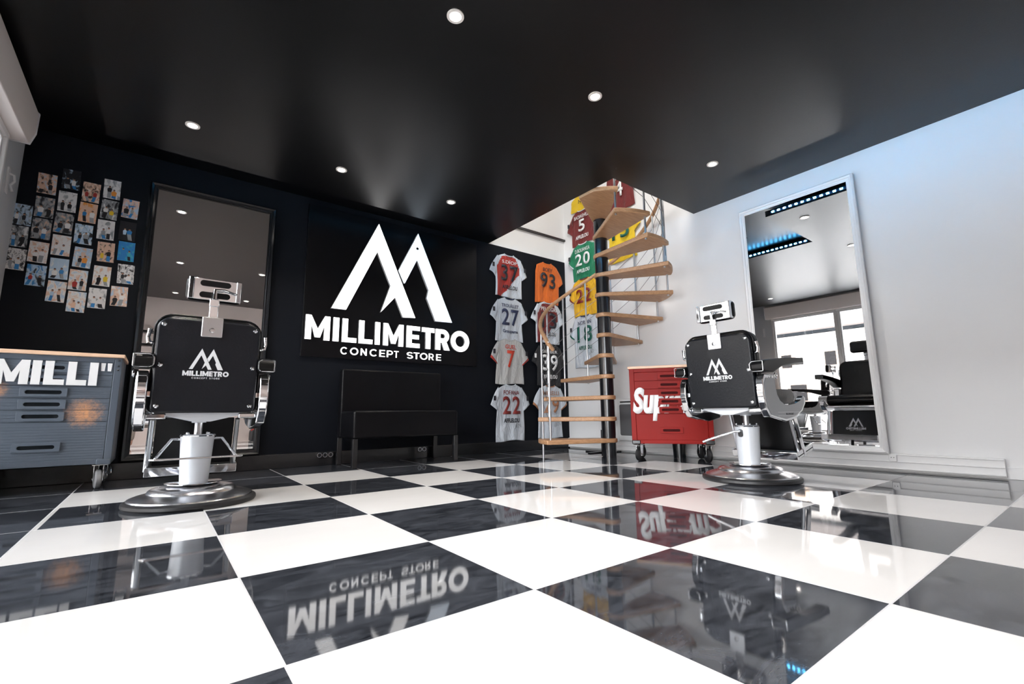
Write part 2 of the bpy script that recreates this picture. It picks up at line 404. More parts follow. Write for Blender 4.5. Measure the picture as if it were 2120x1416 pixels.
# ------------------------------------------------------------------ street outside (seen in the mirror)
FAC = wallmat('pale_render_facade', (.52,.48,.44), .9, .1, spec=0); ROOF = wallmat('grey_roof', (.09,.078,.072), .9, spec=0)
struct(box('ground_street', -30, LX-.15, -25, 30, -.25, -.12, mat('sunlit_asphalt', (.50,.50,.50), .8, bump=.4, bscale=20)))  # sunlight put into the colour: asphalt paled to bounce more light indoors
t = thing('town_house', 'pale rendered house with grey roof across the street, seen in the white mirror', 'house', (-9.0, 4, -.12))
obj('wall', MB().box(-6,0,-9,7,0,3.15), FAC, t)
obj('roof', MB().prism([(-6.3,3.15),(.35,3.15),(.35,3.27),(-3,5.1),(-6.3,3.27)], 'Y', -9.2, 7.2), ROOF, t)
obj('gutter', MB().box(.33,.45,-9.2,7.2,3.1,3.2), mat('dark_zinc', (.01,.011,.012), .7, spec=0), t)
WIN = mat('dark_pane', (.014,.013,.013), .9, spec=0); SUR = mat('sand_surround', (.34,.25,.19), .9, spec=0)
for (y, z, w_, h_) in ((1.5,2.05,.32,.45),(.15,2.05,.32,.45),(1.2,.9,.5,.55),(-.6,.9,.5,.55),(-2.2,2.05,.32,.45),(-4,1,.6,.6)):
    o = obj('window', MB().box(0,.03,y-w_/2-.12,y+w_/2+.12,z-.1,z+h_+.1), SUR, t); obj('pane', MB().box(.03,.05,y-w_/2,y+w_/2,z,z+h_), WIN, o)

# ------------------------------------------------------------------ downlights
LAMP = mat('lamp_lens', (1,1,1), .4, emit=(1,.93,.85), estr=26); RIM = mat('lamp_rim', (.85,.80,.76), .35, .2)
LAMP_W = 42
def downlight(x, y, label):
    t = thing('downlight', label, 'ceiling light', (x, y, PZ), group='recessed downlights')
    obj('rim', MB().lathe([(.044,0),(.044,-.006),(.030,-.006),(.030,0)], seg=28), RIM, t)
    obj('lens', MB().lathe([(.029,-.001),(.029,-.0035),(0,-.004)], seg=24), LAMP, t)
    l = bpy.data.lights.new('lamp', 'SPOT'); l.energy = LAMP_W; l.color = (1,.9,.8); l.spot_size = R(115); l.spot_blend = .8; l.shadow_soft_size = .03
    o = bpy.data.objects.new('lamp', l); COL.objects.link(o); o.parent = t; o.location = (0,0,-.02)
for x, y, lb in [(-.193,2.113,'white recessed downlight in the black ceiling nearest above the pinned photos'),
                 (.831,2.109,'white recessed downlight in the black ceiling left of the glowing sign peaks'),
                 (1.867,2.098,'white recessed downlight in the black ceiling right of the glowing sign peaks'),
                 (.826,.234,'largest white recessed downlight at the top centre of the black ceiling'),
                 (1.861,.230,'white recessed downlight in the black ceiling in front of the stair opening'),
                 (3.262,.226,'white recessed downlight in the black ceiling nearest the white wall and its mirror'),
                 (-.14,.22,'white recessed downlight above the camera, seen in the black framed mirror, upper'),
                 (-.14,-1.66,'white recessed downlight seen low left in the black framed mirror'),
                 (.88,-1.66,'white recessed downlight seen low right in the black framed mirror')]:
    downlight(x, y, lb)
# LED strips in the shadow gap
LED = mat('blue_led', (.02,.1,.3), .4, emit=(.10,.52,1.0), estr=85); TAPE = mat('led_tape', (.01,.02,.05), .5)
LEDB = mat('blue_led_dim', (.02,.1,.3), .4, emit=(.10,.52,1.0), estr=5)
def led(x0, y0, x1, y1, nx, ny, label, lm=None):
    L = math.hypot(x1-x0, y1-y0); n = int(L/.055); a = MB(); b = MB()
    z0, z1 = PZ+.022, PZ+.045
    t = thing('led_strip', label, 'LED strip', ((x0+x1)/2, (y0+y1)/2, PZ)); cx, cy = (x0+x1)/2, (y0+y1)/2
    def bb(m_, px, py, hw, o0, o1, za, zb):
        if nx: m_.box(min(px+nx*o0,px+nx*o1), max(px+nx*o0,px+nx*o1), py-hw, py+hw, za-PZ, zb-PZ)
        else: m_.box(px-hw, px+hw, min(py+ny*o0,py+ny*o1), max(py+ny*o0,py+ny*o1), za-PZ, zb-PZ)
    bb(b, 0, 0, L/2, .0005, .002, z0-.003, z1+.003)
    for i in range(n):
        k = (i+.5)/n; bb(a, x0+(x1-x0)*k-cx, y0+(y1-y0)*k-cy, .012, .002, .006, z0+.004, z1-.004)
    obj('tape', b, TAPE, t); obj('diodes', a, lm or LED, t)['kind'] = 'stuff'
led(3.60,-2.15,3.60,.42,1,0,'blue LED strip along the ceiling panel edge facing the white wall')
led(2.385,.52,2.385,2.57,1,0,'blue LED strip on the ceiling panel edge beside the stair opening')
led(-.65,2.62,2.33,2.62,0,1,'blue LED strip on the ceiling panel edge above the black wall', LEDB)

# ------------------------------------------------------------------ mirrors
def mirror_frame(t, w, h, fm, prof):
    # moulded frame: prof = list of (distance in from the outer edge, depth outwards -Y)
    for s_ in range(4):
        pass
    mb = MB(); loops = []
    for d, y in prof:
        loops.append([mb.b.verts.new(p) for p in [(-w/2+d,-y,d),(w/2-d,-y,d),(w/2-d,-y,h-d),(-w/2+d,-y,h-d)]])
    for A, B in zip(loops, loops[1:]):
        for i in range(4): mb.b.faces.new([A[i], A[(i+1)%4], B[(i+1)%4], B[i]])
    obj('frame', mb, fm, t, smooth=False)
    d = prof[-1][0]-.004
    obj('mirror_pane', MB().box(-w/2+d, w/2-d, -.014, -.008, d, h-d), MIRROR, t)
    obj('backing', MB().box(-w/2+.01, w/2-.01, -.006, 0, .01, h-.01), BLACKM, t)
t = thing('wall_mirror', 'tall mirror in a moulded black frame leaning on the black wall behind the chair', 'mirror', (.0465, WY-.002, .128), group=None)
mirror_frame(t, .932, 2.232, BLKGLOSS, [(0,0),(0,.026),(.012,.04),(.026,.034),(.03,.028),(.044,.026),(.046,.016),(.056,.014)])
WFR = mat('white_mirror_frame', (.86,.86,.86), .4)
t = thing('wall_mirror', 'tall mirror in a moulded white frame on the white wall', 'mirror', (WX-.046, .005, .128), R(-90))
mirror_frame(t, .945, 2.25, WFR, [(0,0),(0,.026),(.012,.036),(.026,.030),(.03,.022),(.044,.020),(.046,.014),(.056,.012)])

# ------------------------------------------------------------------ illuminated sign
t = thing('wall_sign', 'black sign board with glowing white double peak mark and lettering', 'sign', (0, WY, 0))
obj('board', MB().box(.79, 2.72, -.03, 0, 1.005, 2.50), mat('sign_board', (.004,.004,.005), .3, spec=.2), t, bev=.003)
SE = mat('sign_glow', (.9,.9,.9), .4, emit=(1,.985,.97), estr=1.75); SB = mat('sign_glow_cool', (.9,.9,.9), .4, emit=(.70,.85,1.0), estr=1.05)
SIDE = mat('sign_edge', (.35,.35,.36), .4)
obj('logo_mark', MB().prism(LOGO1, 'Y', -.062, -.03), SE, t, bev=.002)
obj('logo_mark', MB().prism(LOGO2, 'Y', -.062, -.03), SB, t, bev=.002)['label'] = 'cooler bluish right hand peak of the mark'
obj('rivet_hole', MB().lathe([(.015,-.001),(.015,.001)], seg=16).xf(Matrix.Translation((1.924,-.0625,2.27)) @ Matrix.Rotation(R(90),4,'X')), BLACKM, t)
for ch, (a, b) in zip('MILLIMETRO', [(.812,1.048),(1.064,1.133),(1.15,1.306),(1.314,1.469),(1.48,1.545),(1.567,1.802),(1.823,1.991),(2.0,2.166),(2.166,2.36),(2.36,2.617)]):
    obj('letter', letter_mb(ch, a, b-.012, 1.163, 1.398, -.055, -.03, {'M':.245,'I':.27,'L':.24,'E':.25,'T':.26,'R':.26,'O':.25}[ch]), SE, t, bev=.002)
for ch, (a, b) in zip('CONCEPTSTORE', [(1.147,1.208),(1.24,1.322),(1.345,1.407),(1.436,1.508),(1.537,1.598),(1.617,1.695),(1.695,1.746),(1.837,1.91),(1.916,1.984),(1.991,2.081),(2.095,2.158),(2.186,2.247)]):
    if ch == 'P': b -= .012
    obj('small_letter', letter_mb(ch, a, b, 1.045, 1.116, -.040, -.03, .17), SE, t)

for o in list(t.children):          # only the faces of the letters glow, their edges are grey
    if o.name.split('.')[0] in ('letter', 'small_letter', 'logo_mark'):
        o.data.materials.append(SIDE)
        for p in o.data.polygons: p.material_index = 0 if p.normal.y < -.9 else 1
# ------------------------------------------------------------------ barber chairs
def barber_chair(label, loc, rz, stirrup):
    t = thing('barber_chair', label, 'barber chair', loc, rz)
    P = lambda n, mb, mt, **k: obj(n, mb, mt, t, **k)
    P('rubber_ring', MB().lathe([(.0,.0),(.298,.0),(.304,.010),(.302,.024),(.285,.034),(.0,.034)], seg=72), RUBBER)
    P('base', MB().lathe([(.286,.030),(.280,.040),(.255,.050),(.222,.058),(.205,.064),(.198,.076),(.186,.085),(.150,.091),(.118,.097),(.0,.097)], seg=72), DOME)
    P('flange', MB().lathe([(.0,.097),(.105,.097),(.128,.104),(.130,.110),(.120,.112),(.0,.112)], seg=48), CHROME)
    P('column', MB().lathe([(.0,.112),(.066,.112),(.067,.13),(.079,.352),(.0,.352)], seg=48), PAINT_SILVER)
    c = P('column_cap', MB().lathe([(.0,.352),(.084,.352),(.086,.358),(.082,.364),(.0,.366)], seg=48), CHROME)
    mb = MB()
    for k in range(4):
        a = R(45+90*k); mb.ball((.066*cos(a), .066*sin(a), .368), .007, seg=10)
    obj('bolt_heads', mb, CHROME, c)
    P('piston', MB().lathe([(.0,.364),(.019,.364),(.019,.455),(.0,.455)], seg=24), STEEL)
    P('piston_collar', MB().lathe([(.0,.425),(.034,.425),(.034,.435),(.026,.437),(.026,.47),(.0,.47)], seg=24), PAINT_SILVER)
    P('seat_bracket', MB().prism([(-.20,.482),(-.20,.474),(-.035,.432),(.035,.432),(.20,.474),(.20,.482)], 'Y', -.245, .12), PAINT_SILVER, bev=.003)
    P('seat_frame', MB().box(-.225,.225,-.235,.235,.478,.502), CHROME, bev=.006)
    # seat cushion
    P('seat_cushion', MB().prism(rrect(-.20,.27,.500,.600,[.02,.05,.05,.03]), 'X', -.212, .212), LEATHER, bev=.025, seg=4)
    # back: shell and cushion, reclined a little
    Mt = Matrix.Translation((0,-.262,.478)) @ Matrix.Rotation(R(3.5),4,'X')
    P('back_shell', MB().prism(rrect(-.226,.226,0,.472,[.03,.03,.06,.06]), 'Y', -.038, 0).xf(Mt), SHELL, bev=.012, seg=3)
    P('back_cushion', MB().prism(rrect(-.230,.230,.01,.486,[.03,.03,.075,.075]), 'Y', 0, .085).xf(Mt), LEATHER, bev=.028, seg=4)
    P('piping', MB().tube([(x, .0, z) for x, z in rrect(-.231,.231,.005,.487,[.03,.03,.075,.075])], .006, close=True).xf(Mt), LEATHER)
    for x in (-.198, .198):
        for z in (.035, .235, .435):
            s_ = P('screw', MB().lathe([(.011,0),(.010,.003),(.005,.006),(0,.0065)], seg=14).xf(Mt @ Matrix.Translation((x,-.038,z)) @ Matrix.Rotation(R(90),4,'X')), CHROME)
    lg = bpy.data.objects.new('logo_print', None); COL.objects.link(lg); lg.parent = t; lg.matrix_local = Mt
    # logo pieces sit directly under the chair
    bpy.data.objects.remove(lg)
    before = set(bpy.data.objects)
    logo_print(t, -.008, .325, .198, 0, LETTERG)
    for o in set(bpy.data.objects)-before: o.data.transform(Mt @ Matrix.Translation((0,-.0385,0)))
    # headrest
    P('headrest_plate', MB().prism(rrect(-.046,.046,.385,.488,.006), 'Y', -.050, -.038).xf(Mt), STEEL, bev=.003)
    P('plate_bolt', MB().lathe([(.013,0),(.012,.006),(0,.009)], seg=16).xf(Mt @ Matrix.Translation((0,-.050,.42)) @ Matrix.Rotation(R(90),4,'X')), CHROME)
    P('headrest_post', MB().box(-.020,.020,-.034,-.022,.46,.575).box(-.022,.022,-.040,-.016,.545,.585).xf(Mt), CHROME, bev=.004)
    Mh = Mt @ Matrix.Translation((0,-.01,.635))
    h = P('headrest', MB().prism(rrect(-.125,.125,-.062,.062,.028), 'Y', .0, .055).xf(Mh), LEATHER, bev=.02, seg=3)
    hf = MB().prism(rrect(-.095,.100,-.056,.056,.006), 'Y', -.012, .0)
    for sx in (-1, 1): hf.prism([(sx*.094+dx*sx, y) for dx, y in ((0,-.016),(.014,-.012),(.02,.02),(.026,.02),(.022,-.018),(.0,-.024))] if sx > 0 else [(-.094-dx, y) for dx, y in ((0,-.016),(.014,-.012),(.02,.02),(.026,.02),(.022,-.018),(.0,-.024))][::-1], 'Z', -.056, .056)
    obj('frame', hf.xf(Mh), CHROME, h, bev=.003)
    mb = MB()
    for z in (-.030, .030): mb.prism(rrect(-.068,.068,z-.015,z+.015,.0148,n=5), 'Y', -.0165, -.011)
    obj('slot', mb.xf(Mh), PADB, h)
    obj('release_lever', MB().tube([(.0,-.03,-.05),(.0,-.035,-.005),(.04,-.03,.0),(.075,-.024,-.008),(.098,-.024,-.014)], [.013,.011,.006,.005,.005]).xf(Mh), CHROME, h)
    # sides
    out = [(-.30,.68),(-.325,.64),(-.328,.56),(-.305,.47),(-.265,.42),(-.16,.402),(-.05,.386),(.09,.405),(.2,.45),(.262,.505),(.268,.545),(.24,.556),(.2,.525),(.114,.500),(0,.488),(-.064,.493),(-.125,.52),(-.158,.56),(-.172,.61),(-.175,.68)]
    inn = [(y*.93-.006, (z-.53)*.86+.528) for y, z in out]
    arm = [(-.325,.692),(-.345,.705),(-.345,.740),(-.315,.762),(-.2,.777),(-.1,.788),(0,.797),(.12,.805),(.246,.812),(.250,.768),(.12,.762),(0,.746),(-.08,.733),(-.15,.710),(-.20,.692)]
    for sx in (-1, 1):
        x0, x1 = sx*.238, sx*.282
        sp = P('side_panel', MB().prism(out, 'X', x0, x1), CHROME, bev=.006)
        obj('face_plate', MB().prism(inn, 'X', x1, x1+sx*.003), GREYMET, sp, bev=.0015)
        mb = MB().box(-.17, .15, 0, .0015, .446, .448).box(-.17, .17, 0, .0015, .424, .426).xf(Matrix(((0,sx,0,x1+sx*.003),(1,0,0,0),(0,0,1,0),(0,0,0,1))))
        obj('relief_line', mb, CHROME, sp)
        tm = text_mesh('BELMONT', .11, .012, depth=.0015, spacing=1.5); tm.transform(Matrix.Translation((x1+sx*.003,0,.436)) @ Matrix.Rotation(R(90*sx),4,'Z'))
        obj('relief_letters', tm, BLACKM, sp, smooth=False)
        a = P('armrest', MB().prism(arm, 'X', sx*.222, sx*.300), PADB, bev=.009, seg=3)
        obj('trim', MB().tube([(sx*x, -.348, z) for x, z in rrect(.222,.300,.695,.756,[.02,.006,.006,.02])], .003, close=True), CHROME, a)
        obj('end_cap', MB().box(min(sx*.224,sx*.298), max(sx*.224,sx*.298), .236, .258, .766, .813), BLACKM, a, bev=.004)
        P('towel_ring', MB().tube([(sx*.300+.0, -.185+.017*cos(q*pi/8), .672+.017*sin(q*pi/8)) for q in range(16)], .004, close=True), CHROME)
        P('side_bolt', MB().box(min(sx*.20,sx*.24), max(sx*.20,sx*.24), -.285, -.265, .555, .585), CHROME, bev=.004)
        # recline latch at the side of the back
        P('latch', MB().tube([(sx*.232,-.285,.815),(sx*.252,-.29,.82),(sx*.256,-.29,.845),(sx*.250,-.30,.885)], [.010,.011,.009,.010]), CHROME)
        # lower hinge block
        P('hinge', MB().box(min(sx*.155,sx*.235), max(sx*.155,sx*.235), -.275, -.235, .448, .476), CHROME, bev=.006)
        # leg rest bars
        P('footrest_bar', MB().tube([(sx*.205,.175,.44),(sx*.208,.26,.165)], .011, seg=8), STEEL)
        P('footrest_bar', MB().tube([(sx*.212,.225,.445),(sx*.216,.33,.150)], .014, seg=6), CHROME)
    P('leg_panel', MB().box(-.192,.192,-.008,.008,0,.275).xf(Matrix.Translation((0,.262,.185)) @ Matrix.Rotation(R(14),4,'X')), PADB, bev=.005)
    before = set(bpy.data.objects); logo_print(t, 0, .20, .16, 0, LETTERG, mirror_y=-1)
    for o in set(bpy.data.objects)-before: o.data.transform(Matrix.Translation((0,.262,.185)) @ Matrix.Rotation(R(14),4,'X') @ Matrix.Translation((0,.0085,0)))
    # footrest tray
    Mf = Matrix.Translation((0,.215,.150)) @ Matrix.Rotation(R(12),4,'X')
    fr = P('footrest', MB().box(-.222,.222,0,.25,-.006,.006).box(-.222,-.210,0,.25,-.02,.03).box(.210,.222,0,.25,-.02,.03).box(-.222,.222,-.012,0,-.02,.03).box(-.222,.222,.25,.262,-.02,.03).xf(Mf), CHROME, bev=.003)
    obj('rubber_mat', MB().box(-.205,.205,.01,.24,.006,.016).xf(Mf), PADB, fr)
    obj('support_peg', MB().lathe([(.012,0),(.012,-.055),(.02,-.06),(.024,-.072),(0,-.072)], seg=16).xf(Mf @ Matrix.Translation((0,.16,0))), BLACKM, fr)
    # pump lever
    lv = None if stirrup else P('pump_lever', MB().tube([(-.006,-.082,.322),(-.006,-.102,.322),(-.03,-.108,.322),(-.20,-.148,.262),(-.235,-.152,.248),(-.246,-.135,.246),(-.235,-.12,.246)], [.010,.009,.0085,.009,.0095,.009,.008]), CHROME)
    if lv: obj('lever_plate', MB().prism(rrect(-.020,.010,.285,.335,.012), 'Y', -.086, -.074), BLACKM, lv, bev=.002)
    if stirrup:
        s_ = P('stirrup_bar', MB().prism([(-.185,-.105),(.195,-.105),(.215,-.085),(.185,-.088),(-.175,-.088),(-.205,-.07)], 'Z', .236, .246), CHROME, bev=.002)
        for sx in (-1, 1): obj('strut', MB().tube([(sx*.075,0,.338),(sx*.115,-.01,.338),(sx*.18,-.085,.244)], .0075), CHROME, s_)
    return t
barber_chair('barber chair with black leather and chrome, seen from behind before the black framed mirror', (-.035,1.53,0), R(0), True)
barber_chair('black and chrome barber chair beside the red tool cabinet facing the white framed mirror', (2.998,.0,0), R(-90), False)

# ------------------------------------------------------------------ tool cabinets
def caster(t, x, y, mt_w, a=0, brake=False):
    Mx = Matrix.Translation((x, y, 0)) @ Matrix.Rotation(a, 4, 'Z')
    c = obj('caster', MB().box(-.038,.038,-.038,.038,.150,.156).box(-.026,-.022,-.016,.02,.05,.15).box(.022,.026,-.016,.02,.05,.15).xf(Mx), CHROME, t, bev=.001)
    obj('wheel', MB().lathe([(.0,-.017),(.050,-.017),(.0605,-.010),(.0615,0),(.0605,.010),(.050,.017),(.0,.017)], seg=32).xf(Mx @ Matrix.Translation((0,.0,.062)) @ Matrix.Rotation(R(90),4,'Y')), mt_w, c)
    obj('axle', MB().tube([(-.03,0,.062),(.03,0,.062)], .009).xf(Mx), CHROME, c)
    if brake: obj('brake', MB().tube([(.03,-.01,.12),(.035,-.045,.10),(.035,-.06,.065)], .008).xf(Mx), CHROME, c)
def cabinet(t, w, d, z0, z1, heights, body, front, handle, wheelm, hw=.20, hx=.0, slat=False, rot=0, fs=.045):
    # local: front face at y=0 facing -Y, body behind; x centred
    mb = MB().box(-w/2, w/2, .018, d, z0, z1).box(-w/2, -w/2+fs, 0, .02, z0, z1).box(w/2-fs, w/2, 0, .02, z0, z1).box(-w/2+fs, w/2-fs, 0, .02, z1-.035, z1).box(-w/2+fs, w/2-fs, 0, .02, z0, z0+.035)
    obj('body', mb, body, t, bev=.003)
    obj('worktop', MB().box(-w/2-.012, w/2+.012, -.015, d+.005, z1, z1+.024), TOPWOOD, t, bev=.004)
    z = z1-.037
    for h in heights:
        fx = w/2-fs-.002
        mb = MB().box(-fx, fx, .002, .016, z-h+.003, z)
        if slat:
            k = z-h+.012
            while k < z-.012: mb.box(-fx, fx, .0, .002, k, k+.010); k += .017
        dr = obj('drawer', mb, front, t, bev=.0015)
        zc = z-h/2 if h < .15 else z-h*.62
        hh = min(.028, h*.40)
        mb = MB(); mb.ring(rrect(hx-hw/2, hx+hw/2, zc-hh, zc+hh, .004, n=8), rrect(hx-hw/2+.024, hx+hw/2-.026, zc-hh*.42, zc+hh*.42, hh*.41, n=8), 'Y', -.011, .0)
        hd = obj('handle', mb, front, dr, bev=.0015)
        obj('recess', MB().prism(rrect(hx-hw/2+.02, hx+hw/2-.02, zc-hh*.45, zc+hh*.45, hh*.4), 'Y', -.0035, .0), handle, hd)
        z -= h
    for sx in (-1, 1):
        obj('corner_bumper', MB().box(min(sx*w/2, sx*(w/2-.075)), max(sx*w/2, sx*(w/2-.075)), -.012, .03, z0-.004, z0+.032), BLACKM if wheelm is RUBBER else body, t, bev=.006)
SLATE = mat('slate_grey_metal', (.085,.105,.135), .38, .15, bump=.1)
def rust_mat():
    ma = mat('slate_grey_weathered', (.095,.118,.15), .4, .15); n, l, b = nodes_of(ma)
    tc = n.new('ShaderNodeTexCoord')
    def blob(c, rad):
        mp = n.new('ShaderNodeVectorMath'); mp.operation = 'DISTANCE'; mp.inputs[1].default_value = c; l.new(tc.outputs['Object'], mp.inputs[0])
        r_ = n.new('ShaderNodeMapRange'); r_.inputs[1].default_value = rad; r_.inputs[2].default_value = 0; r_.inputs[3].default_value = 0; r_.inputs[4].default_value = 1; l.new(mp.outputs['Value'], r_.inputs[0]); return r_.outputs[0]
    a = n.new('ShaderNodeMath'); a.operation = 'MAXIMUM'; l.new(blob((.185,0,.49), .22), a.inputs[0]); l.new(blob((-.24,0,.63), .16), a.inputs[1])
    nz = n.new('ShaderNodeTexNoise'); nz.inputs['Scale'].default_value = 34; nz.inputs['Detail'].default_value = 10; nz.inputs['Roughness'].default_value = .85; l.new(tc.outputs['Object'], nz.inputs['Vector'])
    s_ = n.new('ShaderNodeMath'); s_.operation = 'MULTIPLY'; l.new(a.outputs[0], s_.inputs[0]); l.new(nz.outputs['Fac'], s_.inputs[1])
    cr = n.new('ShaderNodeValToRGB'); cr.color_ramp.elements[0].position = .27; cr.color_ramp.elements[0].color = (.095,.118,.15,1); cr.color_ramp.elements[1].position = .50; cr.color_ramp.elements[1].color = (.66,.33,.16,1)
    l.new(s_.outputs[0], cr.inputs[0]); l.new(cr.outputs[0], b.inputs['Base Color'])
    return ma
t = thing('tool_cabinet', 'slate grey drawer cabinet with rust patches, white lettering and wooden top at left', 'tool cabinet', (-.785, 2.50, 0))
cw = .69
cabinet(t, cw, .46, .16, .856, [.085,.075,.078,.074,.075,.245], SLATE, rust_mat(), mat('dark_recess', (.006,.008,.011), .6, spec=.1), STEEL, hw=.215, hx=-.015, slat=True, fs=.04)
for x, y in ((.285,.05),(-.285,.05),(.285,.40),(-.285,.40)): caster(t, x, y, mat('worn_grey_wheel', (.22,.22,.23), .6) if y < .1 and x > 0 else STEEL, R(10), brake=True)
for ch, (a, b) in zip('MILLI', [(-1.03,-.877),(-.866,-.825),(-.81,-.715),(-.704,-.61),(-.60,-.558)]):
    obj('letter', letter_mb(ch, a+.785, b+.785, .667, .818, -.0128, -.001, .27), WHITEPRINT, t, smooth=False)
mb = MB()
for x in (.250, .283): mb.prism([(x-.009,.765),(x+.009,.765),(x+.012,.818),(x-.012,.818)], 'Y', -.0035, -.001)
obj('quote_marks', mb, WHITEPRINT, t, smooth=False)
mb = MB()
for z in (.84,.80,.775): mb.ball((.327,-.002,z), .006, seg=10)
obj('rivets', mb, BLACKM, t)

RED = mat('red_metal', (.225,.007,.0045), .4, .0, .12)
P0 = Vector((3.44,1.25,0)); Dv = Vector((.56,-.826,0))
cen = P0+Dv*.300
cen -= Vector((.826,.56,0))*.03
t = thing('tool_cabinet', 'bright red drawer cabinet with large white lettering under the spiral staircase', 'tool cabinet', cen, math.atan2(Dv.y, Dv.x))
cabinet(t, .72, .46, .165, .868, [.082,.078,.078,.078,.078,.24], RED, RED, mat('dark_red_recess', (.045,.002,.002), .6, spec=.1), RUBBER, hw=.20, hx=.0)
for x, y in ((.30,.05),(-.30,.05),(.26,.40),(-.30,.40)): caster(t, x, y, RUBBER, R(25) if x > 0 else R(-30))
text('lettering', 'Supreme', .70, .315, WHITEPRINT, t, (.012,.0015,.532), bold=.055, shear=.18, depth=.004)

# ------------------------------------------------------------------ bench
t = thing('waiting_bench', 'black leather bench with high back below the glowing sign', 'bench', (1.665, 2.72, 0))
obj('seat', MB().box(-.52,.52,-.24,.14,.25,.495), LEATHER, t, bev=.022, seg=4)
obj('backrest', MB().box(-.52,.53,.14,.235,.25,.895), LEATHER, t, bev=.02, seg=4)
for x in (-.50,.50):
    for y in (-.22,.21): obj('leg', MB().box(x-.022,x+.022,y-.022,y+.022,0,.252), BLACKM, t, bev=.003)
# sockets
def socket_row(x, n_, label, z=.095):
    t = thing('wall_socket', label, 'socket', (x, WY-.016, z))
    obj('plate', MB().box(-.03,.03+.05*(n_-1),-.006,0,-.03,.03), BLKGLOSS, t, bev=.003)
    for k in range(n_): obj('socket_insert', MB().ring([(.05*k+.021*cos(q*pi/12), .021*sin(q*pi/12)) for q in range(24)], [(.05*k+.017*cos(q*pi/12), .017*sin(q*pi/12)) for q in range(24)], 'Y', -.009, -.006), STEEL, t)
socket_row(1.006, 3, 'black triple socket on the skirting left of the bench')
socket_row(2.02, 2, 'black double socket on the skirting behind the right leg of the bench')
t = thing('wall_socket', 'white socket on the white skirting at the foot of the white mirror', 'socket', (WX-.047, -.485, .10), R(-90))
obj('plate', MB().box(-.024,.024,-.010,0,-.026,.026), WT, t, bev=.004)
for x in (-.008,.008): obj('pin_hole', MB().lathe([(.0028,-.0005),(.0028,.0005)], seg=10).xf(Matrix.Translation((x,-.0104,.003)) @ Matrix.Rotation(R(90),4,'X')), BLACKM, t)

# ------------------------------------------------------------------ spiral staircase
KS = 1.113
CABLE = mat('steel_cable', (.16,.16,.17), .4, .6)
CX, CY = -.2291+3.349*KS, -1.604+2.944*KS
zf = lambda z: .4561+(z-.4561)*KS
t = thing('spiral_staircase', 'spiral staircase with wooden treads, black pole and steel cable railing', 'staircase', (CX, CY, 0))
obj('pole', MB().lathe([(.064*KS,0),(.064*KS,zf(2.335))], seg=40), BLKGLOSS, t)
tz = lambda k: zf(.223+.1955*(k-1))
ta = lambda k: 152.5-26.5*(k-1)
def tread(k, a0, a1):
    z = tz(k); ac = (a0+a1)/2
    o = [(.65*KS*cos(R(a0+(a1-a0)*i/10)), .65*KS*sin(R(a0+(a1-a0)*i/10))) for i in range(11)]
    sgn = 1 if a1 > a0 else -1
    i_ = [(.086*cos(R(a1+sgn*75+(360-150-abs(a1-a0))*sgn*i/14)), .086*sin(R(a1+sgn*75+(360-150-abs(a1-a0))*sgn*i/14))) for i in range(15)]
    pl = [(max(px, HX-CX+.004), max(py, HY-CY+.004)) for px, py in o+i_] if k == 12 else o+i_
    if k == 12: pl = [p for j_, p in enumerate(pl) if (Vector(p)-Vector(pl[j_-1])).length > .002]
    tr_ = obj('tread', MB().prism(pl, 'Z', z-.043, z), BEECH, t, bev=.009, seg=3)
for k in range(1, 12): tread(k, ta(k)-15.5, ta(k)+15.5)
tread(12, -160, -124)
rail = lambda a: zf(1.10+(166-a)*.1955/26.5)
pt = lambda a, r, z: (r*KS*cos(R(a)), r*KS*sin(R(a)), z)
angs = [152.5+13.25-26.5*k for k in range(12)]
for i, a in enumerate(angs):
    zb = tz(i+1)-.055 if i > 0 else tz(1)-.045
    if i == 1: zb = 0
    if i > 0: zb = min(zb, tz(i)-.055) if i != 1 else 0
    obj('baluster', MB().tube([pt(a,.605,zb), pt(a,.605,rail(a)-.01)], .0105, seg=12), SATIN_AL, t)
for j in range(5):
    off = .16+.165*j
    pts = []
    for i, a in enumerate(angs): pts.append(pt(a, .605, rail(a)-off))
    obj('cable', MB().tube(pts, .0028, seg=6), CABLE, t)
pts = [pt(166,.56,zf(1.02)), pt(167,.59,zf(1.045)), pt(165,.605,zf(1.075))]+[pt(a,.612,rail(a)) for a in range(160,-150,-5)]
obj('handrail', MB().tube(pts, .021, seg=14), BEECH, t)

# ------------------------------------------------------------------ radiator, bin, stand behind the stairs
t = thing('radiator', 'white wall heater with grey front behind the red tool cabinet', 'radiator', (WX, 1.80, .13), R(-90))
obj('casing', MB().prism(rrect(-.30,.30,0,.485,.03), 'Y', -.075, -.012), WT, t, bev=.01)
obj('front_panel', MB().prism(rrect(-.26,.26,.06,.42,.02), 'Y', -.082, -.07), mat('grey_glass', (.12,.12,.125), .25), t, bev=.003)
obj('vent_slot', MB().box(-.25,.25,-.078,-.074,.44,.455), BLACKM, t)
t = thing('waste_bin', 'glossy black cylindrical bin on the floor behind the red tool cabinet', 'bin', (4.04, 1.22, 0))
obj('bin_body', MB().lathe([(0,0),(.06,0),(.068,.15),(.064,.15),(.058,.01),(0,.01)], seg=32), BLKGLOSS, t)
t = thing('display_stand', 'black perforated metal stand with flat feet behind the stair pole', 'stand', (3.90, 2.12, 0))
mb = MB().box(-.016,.016,-.012,.012,.0,.26)
obj('upright', mb, BLACKM, t, bev=.002)
mb = MB()
for k in range(7): mb.lathe([(.005,-.001),(.005,.001)], seg=10).b.verts.ensure_lookup_table() or None
mb.b.free(); mb = MB()
for k in range(8): mb.ball((-.012,-.0125,.05+.024*k), .0045, sc=(1,.4,1), seg=8)
obj('rivet_row', mb, WHITEP, t)
